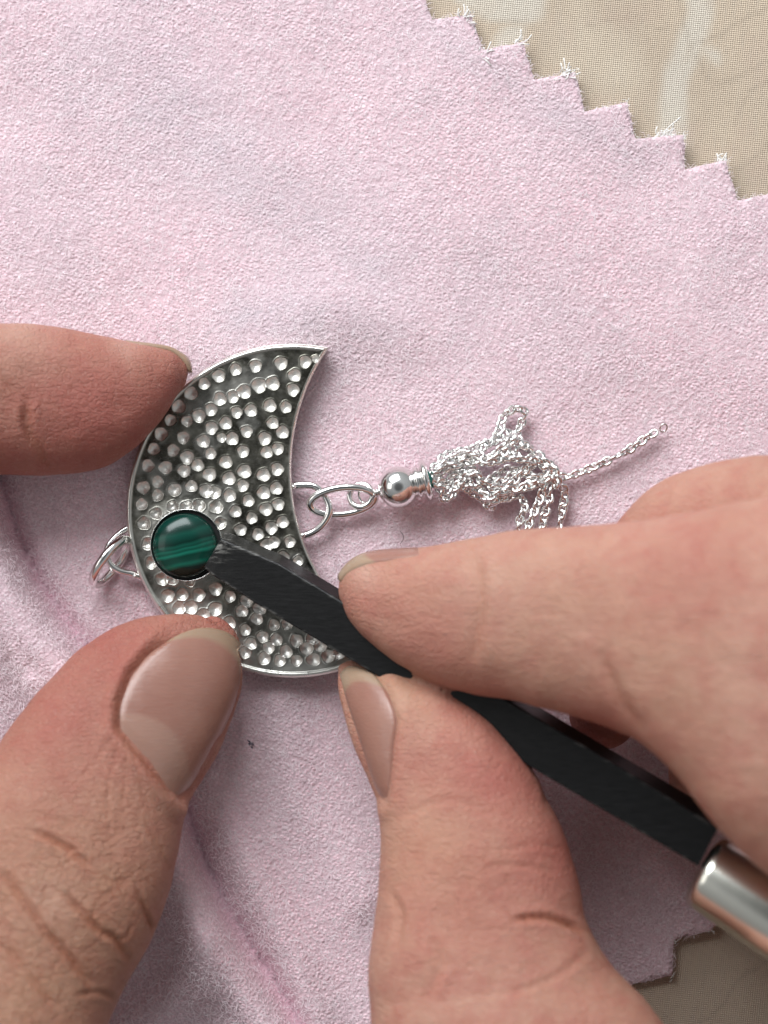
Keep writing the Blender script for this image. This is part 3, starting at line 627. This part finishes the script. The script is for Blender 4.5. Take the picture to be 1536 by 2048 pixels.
bm = bmesh.new(); bm.from_mesh(o.data)
for e in bm.edges:
    if len(e.link_faces) == 2 and e.calc_face_angle(0) > R(28): e.smooth = False
bm.to_mesh(o.data); bm.free()
pxv = to_px(rows.reshape(-1, 3)); wt = .95 * np.exp(-(np.hypot(pxv[:, 0] - 435, pxv[:, 1] - 1085) / 26) ** 2)
idx = np.arange(len(pxv)) % m; wt = np.maximum(wt, np.where((idx % 5 >= 1) & (idx % 5 <= 3), .12 + .35 * np.exp(-(np.hypot(pxv[:, 0] - 435, pxv[:, 1] - 1085) / 130) ** 2), .0)); set_attr(o.data, 'wear', wt)
a0 = P3(1405, 1706, 2.28); a0[2] = 2.12; dirv = (P3(1425, 1700, 2.25) - P3(1031, 1460, 1.58)); dirv /= np.linalg.norm(dirv)
fc = P3(1404, 1738, 2.10); rf = 0.44
v, f = lathe([(-.02, .10), (-.02, .30), (.02, rf * .90), (.06, rf * .98), (.12, rf), (1.3, rf * 1.12), (1.36, rf * 1.10), (1.38, rf * 1.02), (1.44, rf * 1.02), (1.47, rf * 1.14), (2.0, rf * 1.16), (2.05, rf * 1.1)], fc, dirv, 48); mesh_obj('ferrule', v, f, fer.m, tool)
v, f = lathe([(1.9, rf * 1.0), (2.0, rf * 1.2), (3, rf * 1.5), (5, rf * 1.9), (7, rf * 2.0), (9, rf * 1.7), (9.6, rf * 1.2), (9.8, .01)], fc, dirv, 48); mesh_obj('handle', v, f, wood.m, tool)

# ------------------------------------------------------------------ hands
def loft(secs, cap, m=56, n=9, cap_end=False, expo=2.25):
    """secs: (Lpx, Lpy, Rpx, Rpy, z, h[, tilt]) from fingertip to base; tilt raises the R side"""
    A = []
    for s in secs:
        tl = s[6] if len(s) > 6 else 0
        A.append(np.concatenate([P3(s[0], s[1], s[4] - tl), P3(s[2], s[3], s[4] + tl), [s[5]]]))
    A = catmull(A, n); Lp, Rp, hh = A[:, :3], A[:, 3:6], A[:, 6]
    cc = (Lp + Rp) / 2; sd = (Rp - Lp) / 2; tan = np.gradient(cc, axis=0); tan /= np.linalg.norm(tan, axis=1)[:, None]
    up = np.cross(tan, sd); up /= np.linalg.norm(up, axis=1)[:, None]; up *= np.sign(up[:, 2:3] + 1e-9); up *= hh[:, None]
    th = np.linspace(0, 2 * math.pi, m, endpoint=False); e = 2 / expo
    cx = np.sign(np.cos(th)) * np.abs(np.cos(th)) ** e; sy = np.sign(np.sin(th)) * np.abs(np.sin(th)) ** e
    rings = []
    def rg(c, s, u): return c + s * cx[:, None] + u * sy[:, None]
    for a in np.linspace(math.pi / 2 * .97, .12, 8): rings.append(rg(cc[0] - tan[0] * cap * math.sin(a), sd[0] * math.cos(a), up[0] * math.cos(a)))
    for i in range(len(cc)): rings.append(rg(cc[i], sd[i], up[i]))
    for a in np.linspace(.12, math.pi / 2 * .97, 8): rings.append(rg(cc[-1] + tan[-1] * .8 * math.sin(a), sd[-1] * math.cos(a), up[-1] * math.cos(a)))
    rings = np.array(rings); k = len(rings)
    f = grid_faces(k, m, True).tolist() + [list(range(m))[::-1], [(k - 1) * m + j for j in range(m)]]
    return rings.reshape(-1, 3), f
def ball_chain(pts, n=10, seg=28):                  # (px,py,z,r cm)
    A = np.array([[*P3(p[0], p[1], p[2]), p[3]] for p in pts]); A = catmull(A, n); c, r = A[:, :3], A[:, 3]
    d0 = c[0] - c[1]; d0 /= np.linalg.norm(d0); d1 = c[-1] - c[-2]; d1 /= np.linalg.norm(d1)
    pa = [c[0] + d0 * r[0] * math.sin(a) for a in np.linspace(1.5, .2, 7)]; ra = [r[0] * math.cos(a) for a in np.linspace(1.5, .2, 7)]
    pb = [c[-1] + d1 * r[-1] * math.sin(a) for a in np.linspace(.2, 1.5, 7)]; rb = [r[-1] * math.cos(a) for a in np.linspace(.2, 1.5, 7)]
    return tube(np.vstack([pa, c, pb]), np.concatenate([ra, r, rb]), seg)
def fuse(parts, voxel, smooth_it):
    vs = []; fs = []
    for v, f in parts: fs += [[i + len(vs) for i in q] for q in f]; vs += np.asarray(v).tolist()
    me = bpy.data.meshes.new('tmp'); me.from_pydata(vs, [], fs); bm = bmesh.new(); bm.from_mesh(me); bmesh.ops.recalc_face_normals(bm, faces=bm.faces); bm.to_mesh(me); bm.free()
    o = bpy.data.objects.new('tmp', me); C.objects.link(o)
    r = o.modifiers.new('r', 'REMESH'); r.mode = 'VOXEL'; r.voxel_size = voxel
    s = o.modifiers.new('s', 'SMOOTH'); s.factor = .5; s.iterations = smooth_it
    dg = bpy.context.evaluated_depsgraph_get(); e = o.evaluated_get(dg); nm = bpy.data.meshes.new_from_object(e)
    bpy.data.objects.remove(o); return nm
def co(me): a = np.empty(len(me.vertices) * 3, np.float32); me.vertices.foreach_get('co', a); return a.reshape(-1, 3).astype(float)
def nrm(me): a = np.empty(len(me.vertices) * 3, np.float32); me.vertex_normals.foreach_get('vector', a); return a.reshape(-1, 3).astype(float)
def curve2(pts, n):
    c = catmull(pts, 8); L = np.concatenate([[0], np.cumsum(np.linalg.norm(np.diff(c, axis=0), axis=1))]); t = np.linspace(0, L[-1], n)
    return np.stack([np.interp(t, L, c[:, k]) for k in range(c.shape[1])], 1)
def nail_patch(bvh, base, tip, left, right, parent, off=.03, mode='down', nu=40, nv=48, label=None, lun=.2, free=.12, crown=.03, zs=None, lift=0.0, fold=0):
    """base/tip run left->right, left/right run base->tip, in photo px"""
    B, T, L, Rr = curve2(base, nu), curve2(tip, nu), curve2(left, nv), curve2(right, nv)
    u = np.linspace(0, 1, nu)[None, :, None]; w = np.linspace(0, 1, nv)[:, None, None]
    G = (1 - w) * B[None] + w * T[None] + (1 - u) * L[:, None] + u * Rr[:, None] - ((1 - u) * (1 - w) * B[0] + u * (1 - w) * B[-1] + (1 - u) * w * T[0] + u * w * T[-1])
    pts = np.zeros((nv, nu, 3)); nn = np.zeros((nv, nu, 3)); prev = None
    for i in range(nv):
        for j in range(nu):
            g = G[i, j]
            if mode == 'down':
                o_ = V(g[0], g[1], 8.0); d_ = (V(g[0], g[1], 0) - o_).normalized(); h = bvh.ray_cast(o_, d_)
                if h[0] is None: h = bvh.find_nearest(V(g[0], g[1], zs if zs else 1.0))
            else:
                h = bvh.find_nearest(V(g[0], g[1], g[2]))
            pts[i, j] = h[0]; nn[i, j] = h[1]
    for k in range(10):
        for arr in (pts, nn):
            arr[1:-1, 1:-1] = (arr[1:-1, 1:-1] * 2 + arr[:-2, 1:-1] + arr[2:, 1:-1] + arr[1:-1, :-2] + arr[1:-1, 2:]) / 6
            arr[1:-1, 0] = (arr[:-2, 0] + arr[2:, 0] + arr[1:-1, 0]) / 3; arr[1:-1, -1] = (arr[:-2, -1] + arr[2:, -1] + arr[1:-1, -1]) / 3
    nn /= np.linalg.norm(nn, axis=2)[:, :, None] + 1e-9
    uu = np.linspace(-1, 1, nu)[None, :, None]; ww = np.linspace(0, 1, nv)[:, None, None]
    topv = pts + nn * (off + crown * (1 - uu ** 2) * np.clip(ww * 3, 0, 1) + lift * ww - .03 * np.clip(1 - ww * 9, 0, 1) - .02 * np.clip(np.abs(uu) * 8 - 7, 0, 1))
    botv = topv - nn * .05
    v = np.vstack([topv.reshape(-1, 3), botv.reshape(-1, 3)]); n0 = nu * nv
    f = grid_faces(nv, nu); f2 = f[:, ::-1] + n0
    bi = [j for j in range(nu)] + [i * nu + nu - 1 for i in range(1, nv)] + [(nv - 1) * nu + j for j in range(nu - 2, -1, -1)] + [i * nu for i in range(nv - 2, 0, -1)]
    sd = np.array([[bi[i], bi[(i + 1) % len(bi)], n0 + bi[(i + 1) % len(bi)], n0 + bi[i]] for i in range(len(bi))])
    o = fast_mesh('fingernail', v, np.vstack([f, f2, sd]), nail_m.m, parent)
    bm = bmesh.new(); bm.from_mesh(o.data); bmesh.ops.recalc_face_normals(bm, faces=bm.faces); bm.to_mesh(o.data); bm.free()
    U, Wv = np.meshgrid(np.linspace(-1, 1, nu), np.linspace(0, 1, nv))
    lu = np.clip((lun * (1 - .55 * (U + .0) ** 2) - Wv) / .03, 0, 1) * .85; fr_ = np.clip((Wv - (1 - free * (1 + .25 * U ** 2))) / .03, 0, 1)
    set_attr(o.data, 'lunula', np.tile(lu.ravel(), 2)); set_attr(o.data, 'free', np.tile(fr_.ravel(), 2))
    if label: o['label'] = label
    return o
def make_hand(parts, mat, label, creases, nails, reds, yellows, pales, loc, voxel=.034, wr=()):
    me = fuse(parts, voxel, 5); me.name = 'hand'; hand = bpy.data.objects.new('hand', me); C.objects.link(hand)
    me.materials.clear(); me.materials.append(mat.m); me.polygons.foreach_set('use_smooth', [True] * len(me.polygons))
    tag(hand, label, 'hand')
    v0 = co(me); N_ = nrm(me)
    bv = BVHTree.FromPolygons([tuple(a) for a in v0], [tuple(p_.vertices) for p_ in me.polygons])
    for nl in nails: nail_patch(bv, parent=hand, **nl)
    px = to_px(v0); facing = np.clip((N_[:, 2] + .15) / .4, 0, 1); disp = np.zeros(len(v0)); cr = np.zeros(len(v0))
    inv = (px[:, 0] > -80) & (px[:, 0] < 1620) & (px[:, 1] > 500) & (px[:, 1] < 2130)
    I = np.where(inv)[0]; pi = px[I] + 5 * np.stack([smooth_noise(px[I], 22, 3) - .5, smooth_noise(px[I], 22, 4) - .5], 1)
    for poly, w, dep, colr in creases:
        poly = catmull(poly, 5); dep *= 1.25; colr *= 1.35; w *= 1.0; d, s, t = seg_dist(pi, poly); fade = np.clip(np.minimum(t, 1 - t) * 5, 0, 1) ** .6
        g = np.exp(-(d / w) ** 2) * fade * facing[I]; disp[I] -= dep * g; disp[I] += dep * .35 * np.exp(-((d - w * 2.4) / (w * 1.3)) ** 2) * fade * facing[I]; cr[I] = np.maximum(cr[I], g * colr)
    for nl in nails:
        if nl.get('mode', 'down') != 'down': continue
        poly = list(nl['base']) + list(nl['right'])[1:] + list(nl['tip'])[::-1][1:] + list(nl['left'])[::-1][1:-1]
        ins = in_poly(px[I], poly); d, s, t = seg_dist(px[I], poly + [poly[0]]); tp = np.array(nl['tip'], float); dt, _, _ = seg_dist(px[I], tp)
        away = np.clip((dt - 12) / 40, 0, 1)
        disp[I] += np.where(ins, -.03, (nl.get('fold', .075) * np.exp(-((d - 20) / 15) ** 2) - .025 * np.exp(-(d / 6) ** 2)) * away) * facing[I]
        cr[I] = np.maximum(cr[I], np.where(ins, 0, .8 * np.exp(-(d / 9) ** 2)) * away * nl.get('sulc', 1) if 'sulc' in nl else np.where(ins, 0, .55 * np.exp(-(d / 11) ** 2)) * away * (px[I][:, 0] < (px[I][:, 1] * -.72 + 1480)))
    ed_ = np.empty(len(me.edges) * 2, np.int32); me.edges.foreach_get('vertices', ed_); ed_ = ed_.reshape(-1, 2); deg = np.bincount(ed_.ravel(), minlength=len(v0))
    for arr in (disp, cr):
        for _ in range(2):
            sm_ = np.bincount(ed_[:, 0], arr[ed_[:, 1]], len(v0)) + np.bincount(ed_[:, 1], arr[ed_[:, 0]], len(v0)); arr[:] = .4 * arr + .6 * sm_ / deg
    lump = .05 * (smooth_noise(px, 120, 41, 2) - .5) + .014 * (smooth_noise(px, 34, 42, 2) - .5)
    v1 = v0 + N_ * (disp + lump)[:, None]
    me.vertices.foreach_set('co', v1.astype(np.float32).ravel()); me.update()
    def blobs(lst, base=0):
        a = np.full(len(v0), float(base))
        for x_, y_, r_, s_ in lst: a = np.maximum(a, s_ * np.exp(-((px[:, 0] - x_) ** 2 + (px[:, 1] - y_) ** 2) / r_ ** 2))
        return a * (.75 + .5 * smooth_noise(px, 40, 51))
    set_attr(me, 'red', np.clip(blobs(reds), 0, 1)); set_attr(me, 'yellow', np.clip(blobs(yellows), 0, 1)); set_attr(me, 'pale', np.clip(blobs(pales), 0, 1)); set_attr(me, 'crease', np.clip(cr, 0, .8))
    set_attr(me, 'wrinkle', np.clip(blobs(wr, .12), 0, 1)); return hand

# left hand: index finger against the upper rim, thumb below
L_index = loft([(364, 716, 352, 790, .55, .22), (338, 700, 328, 828, .60, .36), (300, 692, 292, 870, .68, .48), (255, 684, 252, 908, .75, .56), (200, 672, 200, 937, .80, .63), (120, 655, 120, 949, .86, .68), (40, 648, 40, 949, .92, .72),
                (-60, 642, -60, 954, 1.05, .76), (-180, 636, -180, 975, 1.3, .82), (-320, 640, -320, 980, 1.6, .85), (-480, 650, -480, 1000, 1.9, .92), (-700, 660, -700, 1060, 2.2, 1.0)], .10)
L_thumb = loft([(408, 1240, 476, 1303, .72, .20), (378, 1231, 484, 1334, .76, .30), (320, 1230, 482, 1376, .82, .42), (257, 1243, 469, 1425, .90, .53), (197, 1274, 441, 1490, .98, .62), (140, 1320, 406, 1553, 1.08, .70), (88, 1376, 374, 1605, 1.18, .76),
                (35, 1440, 362, 1662, 1.30, .82), (-12, 1505, 346, 1745, 1.42, .88), (-60, 1575, 318, 1845, 1.55, .92), (-110, 1665, 268, 1945, 1.68, .96), (-150, 1760, 214, 2055, 1.8, 1.0), (-200, 1900, 160, 2210, 2.0, 1.05), (-290, 2060, 60, 2400, 2.2, 1.15)], .16)
Lparts = [L_index, L_thumb,
    ball_chain([(-120, 2250, 2.2, 1.25), (-520, 2500, 2.4, 1.6), (-1100, 2500, 2.5, 1.9)]),
    ball_chain([(-660, 860, 2.2, 1.05), (-900, 1300, 2.4, 1.4), (-1150, 1900, 2.5, 1.7), (-1350, 2400, 2.5, 1.9)]),
    ball_chain([(-560, 1750, 2.0, 1.0), (-850, 1900, 2.3, 1.4), (-1100, 2200, 2.4, 1.7)]),
    ball_chain([(-330, 420, .95, .62), (-480, 380, 1.3, .75), (-720, 500, 2.0, .85), (-980, 720, 2.5, 1.05), (-1250, 1500, 2.6, 1.5), (-1400, 2300, 2.6, 1.8)]),
    ball_chain([(-560, 230, .9, .58), (-720, 200, 1.3, .7), (-960, 360, 2.0, .8), (-1230, 720, 2.5, 1.0), (-1480, 1500, 2.6, 1.4), (-1500, 2300, 2.6, 1.7)]),
    ball_chain([(-900, 180, .9, .5), (-1030, 200, 1.2, .6), (-1230, 400, 1.8, .7), (-1480, 850, 2.3, .9), (-1650, 1500, 2.5, 1.3), (-1600, 2300, 2.5, 1.7)]),
    ball_chain([(-1300, 2200, 2.6, 2.1), (-1500, 2700, 2.8, 2.2), (-1900, 3300, 3.2, 2.5)])]
nail_thumbL = dict(base=[(237, 1456), (262, 1490), (300, 1536), (340, 1582), (362, 1602)], tip=[(352, 1270), (400, 1257), (445, 1264), (478, 1290), (494, 1330)],
    left=[(237, 1456), (240, 1405), (262, 1350), (300, 1305), (352, 1270)], right=[(364, 1604), (407, 1545), (446, 1473), (479, 1402), (500, 1335)], off=.0, lun=.30, free=.10, crown=.035, label='broad thumbnail with pale half moon at its base')
nail_indexL = dict(base=[(236, 676, .80), (238, 676, .6), (240, 684, .35)], tip=[(368, 742, .68), (375, 745, .55), (366, 745, .38)],
    left=[(236, 676, .80), (300, 682, .78), (345, 698, .74), (368, 742, .68)], right=[(240, 684, .35), (300, 690, .34), (350, 706, .32), (366, 745, .38)], mode='near', off=.02, crown=.01, lun=.0, free=.9, lift=.03)
crL = [([(66, 1660), (110, 1682), (150, 1708), (182, 1736)], 5, .045, .75), ([(182, 1736), (215, 1760), (235, 1765), (262, 1755)], 3, .02, .45),
       ([(0, 1735), (40, 1790), (90, 1860), (140, 1915), (190, 1975)], 6, .05, .65), ([(122, 1780), (160, 1820), (200, 1862), (232, 1880), (262, 1925)], 5, .045, .75),
       ([(232, 1880), (255, 1870), (262, 1850)], 3, .02, .4), ([(270, 1775), (290, 1820), (305, 1862)], 3.5, .03, .5), ([(285, 1822), (300, 1840), (304, 1860)], 3, .02, .4),
       ([(180, 1838), (200, 1800), (230, 1780), (262, 1760)], 3, .015, .3), ([(150, 1990), (200, 1985), (235, 2000)], 4, .03, .45), ([(0, 1880), (60, 1950), (120, 2020)], 5, .03, .35),
       ([(60, 1620), (120, 1640), (190, 1640)], 3, .012, .15), ([(120, 1700), (160, 1740), (190, 1790)], 3, .012, .2), ([(290, 1640), (320, 1700), (335, 1740)], 3, .015, .2), ([(100, 1950), (130, 1890), (110, 1830)], 3, .012, .2),
       ([(240, 1470), (225, 1530), (215, 1600), (222, 1680)], 3, .012, .12), ([(246, 1470), (250, 1540), (245, 1620)], 3, .012, .12), ([(258, 1490), (272, 1550), (300, 1620)], 3, .012, .12), ([(235, 1465), (200, 1510), (150, 1570)], 3, .012, .12),
       ([(60, 790), (52, 850), (80, 900), (110, 945)], 7, .03, .25), ([(0, 745), (40, 800), (70, 880)], 8, .02, .1)]
for k in range(16):                                 # fine loose lines over the knuckle
    x0 = rng.uniform(10, 260); y0 = rng.uniform(1640, 2000); a = rng.uniform(.4, 1.2) if rng.random() < .6 else rng.uniform(-1, -.3); l_ = rng.uniform(30, 80)
    crL.append(([(x0, y0), (x0 + l_ * .5 * math.cos(a) + 5, y0 + l_ * .5 * math.sin(a)), (x0 + l_ * math.cos(a), y0 + l_ * math.sin(a))], 2.6, .012, .18))
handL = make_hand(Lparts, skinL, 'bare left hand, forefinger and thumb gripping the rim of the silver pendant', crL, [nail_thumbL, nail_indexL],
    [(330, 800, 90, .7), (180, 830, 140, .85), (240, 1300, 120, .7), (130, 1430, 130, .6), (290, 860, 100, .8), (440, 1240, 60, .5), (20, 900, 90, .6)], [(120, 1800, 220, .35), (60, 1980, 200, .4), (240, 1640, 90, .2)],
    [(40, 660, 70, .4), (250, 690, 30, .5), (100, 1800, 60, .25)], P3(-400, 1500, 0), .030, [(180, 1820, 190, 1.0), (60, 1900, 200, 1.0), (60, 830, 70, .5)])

# right hand: index on the tool, thumb below it
R_index = loft([(703, 1128, 696, 1215, 1.05, .26), (722, 1112, 716, 1250, 1.10, .38), (755, 1103, 752, 1286, 1.18, .50), (805, 1099, 804, 1327, 1.30, .60), (870, 1092, 862, 1362, 1.45, .68), (950, 1076, 940, 1388, 1.66, .74), (1040, 1061, 1030, 1399, 1.90, .80),
                (1140, 1051, 1110, 1422, 2.15, .85), (1240, 1043, 1200, 1450, 2.40, .90), (1340, 1030, 1285, 1482, 2.65, .97), (1450, 1008, 1365, 1555, 2.9, 1.05), (1560, 990, 1440, 1652, 3.1, 1.15), (1690, 985, 1530, 1745, 3.3, 1.25), (1830, 1010, 1660, 1850, 3.4, 1.3), (2000, 1080, 1830, 1960, 3.5, 1.35)], .10)
R_thumb = loft([(680, 1346, 752, 1324, .86, .18, .06), (681, 1368, 805, 1332, .97, .30, .16), (691, 1402, 864, 1360, 1.10, .42, .28), (707, 1447, 927, 1401, 1.24, .53, .36), (729, 1507, 992, 1459, 1.36, .62, .38), (751, 1565, 1047, 1520, 1.46, .69, .34), (765, 1622, 1090, 1596, 1.56, .75, .26),
                (765, 1690, 1128, 1668, 1.66, .82, .18), (757, 1770, 1156, 1756, 1.78, .87, .10), (748, 1850, 1174, 1843, 1.9, .92, .05), (738, 1930, 1212, 1915, 2.02, .97), (741, 2010, 1284, 1996, 2.14, 1.02), (750, 2090, 1345, 2078, 2.3, 1.08), (790, 2220, 1440, 2200, 2.5, 1.15), (880, 2400, 1560, 2340, 2.7, 1.25)], .12)
Rparts = [R_index, R_thumb,
    ball_chain([(1205, 1432, .72, .42), (1222, 1385, .82, .52), (1262, 1230, 1.15, .62), (1335, 1095, 1.55, .66), (1440, 1050, 1.8, .74), (1620, 1060, 2.1, .82), (1850, 1200, 2.6, .95), (2050, 1500, 3.0, 1.3)]),
    ball_chain([(1398, 1590, .62, .38), (1420, 1530, .70, .50), (1490, 1380, .95, .60), (1600, 1240, 1.3, .68), (1800, 1250, 1.7, .80), (2000, 1450, 2.3, 1.0), (2150, 1800, 2.7, 1.3)]),
    ball_chain([(1680, 1640, .62, .42), (1720, 1540, .8, .52), (1840, 1420, 1.1, .62), (2000, 1480, 1.6, .72), (2150, 1750, 2.2, 1.0), (2250, 2050, 2.5, 1.2)]),
    ball_chain([(1870, 1550, 3.6, 1.35), (1960, 1950, 3.7, 1.6), (2080, 2400, 3.3, 1.9)]),
    ball_chain([(1230, 2330, 2.6, 1.3), (1620, 2440, 3.0, 1.7), (2100, 2600, 2.9, 1.9)]),
    ball_chain([(1750, 2480, 2.2, 1.1), (1980, 2300, 2.1, 1.2), (2150, 2100, 2.1, 1.3)]),
    ball_chain([(2150, 2500, 3.0, 2.1), (2500, 2900, 3.0, 2.2), (3000, 3400, 3.2, 2.5)])]
nail_thumbR = dict(base=[(757, 1598), (764, 1604), (772, 1606)], tip=[(677, 1352), (700, 1335), (745, 1343)],
    left=[(757, 1598), (738, 1545), (712, 1468), (690, 1402), (677, 1352)], right=[(772, 1606), (783, 1545), (786, 1490), (793, 1440), (775, 1385), (745, 1343)], fold=.03, off=.0, lun=.0, free=.13, crown=.03, zs=1.0, label='narrow thumbnail seen from the side')
nail_indexR = dict(base=[(850, 1096, 1.75), (850, 1090, 1.45), (850, 1092, 1.1)], tip=[(694, 1166, 1.25), (690, 1145, 1.10), (694, 1140, .95)],
    left=[(850, 1104, 1.85), (790, 1112, 1.7), (740, 1126, 1.55), (694, 1166, 1.25)], right=[(850, 1092, 1.1), (790, 1098, 1.05), (735, 1103, .98), (694, 1140, .95)], mode='near', off=.012, crown=.012, lun=.0, free=.34, lift=.005)
crR = [([(1025, 1838), (1070, 1835), (1120, 1842), (1172, 1866)], 5, .06, .7), ([(1060, 1530), (1085, 1560), (1096, 1610)], 6, .03, .3), ([(960, 1740), (1030, 1730), (1120, 1745)], 5, .015, .12),
       ([(1000, 1700), (1080, 1690), (1130, 1700)], 4, .012, .1), ([(780, 1780), (800, 1830), (790, 1900)], 7, .02, .1), ([(950, 1100), (960, 1200), (945, 1330)], 12, .03, .2), ([(1290, 1470), (1230, 1380), (1200, 1300)], 12, .02, .1),
       ([(860, 1870), (880, 1930), (850, 2000)], 8, .02, .1), ([(780, 1640), (900, 1600), (1000, 1640)], 6, .01, .05), ([(1180, 1900), (1100, 1960), (1000, 1990)], 6, .015, .1)]
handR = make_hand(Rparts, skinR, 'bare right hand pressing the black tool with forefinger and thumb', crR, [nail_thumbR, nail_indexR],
    [(860, 1300, 120, .6), (1000, 1540, 140, .85), (1110, 1700, 140, .75), (960, 1420, 90, .7), (1390, 1140, 130, .4), (820, 1520, 90, .4), (1200, 1480, 90, .8), (960, 1760, 170, .45), (740, 1210, 60, .4)], [(800, 1380, 60, .45), (860, 1700, 120, .25), (760, 1350, 60, .4), (1000, 1280, 200, .15), (1300, 1350, 150, .15)],  # strong reds down the thumb's right side paint in its shade
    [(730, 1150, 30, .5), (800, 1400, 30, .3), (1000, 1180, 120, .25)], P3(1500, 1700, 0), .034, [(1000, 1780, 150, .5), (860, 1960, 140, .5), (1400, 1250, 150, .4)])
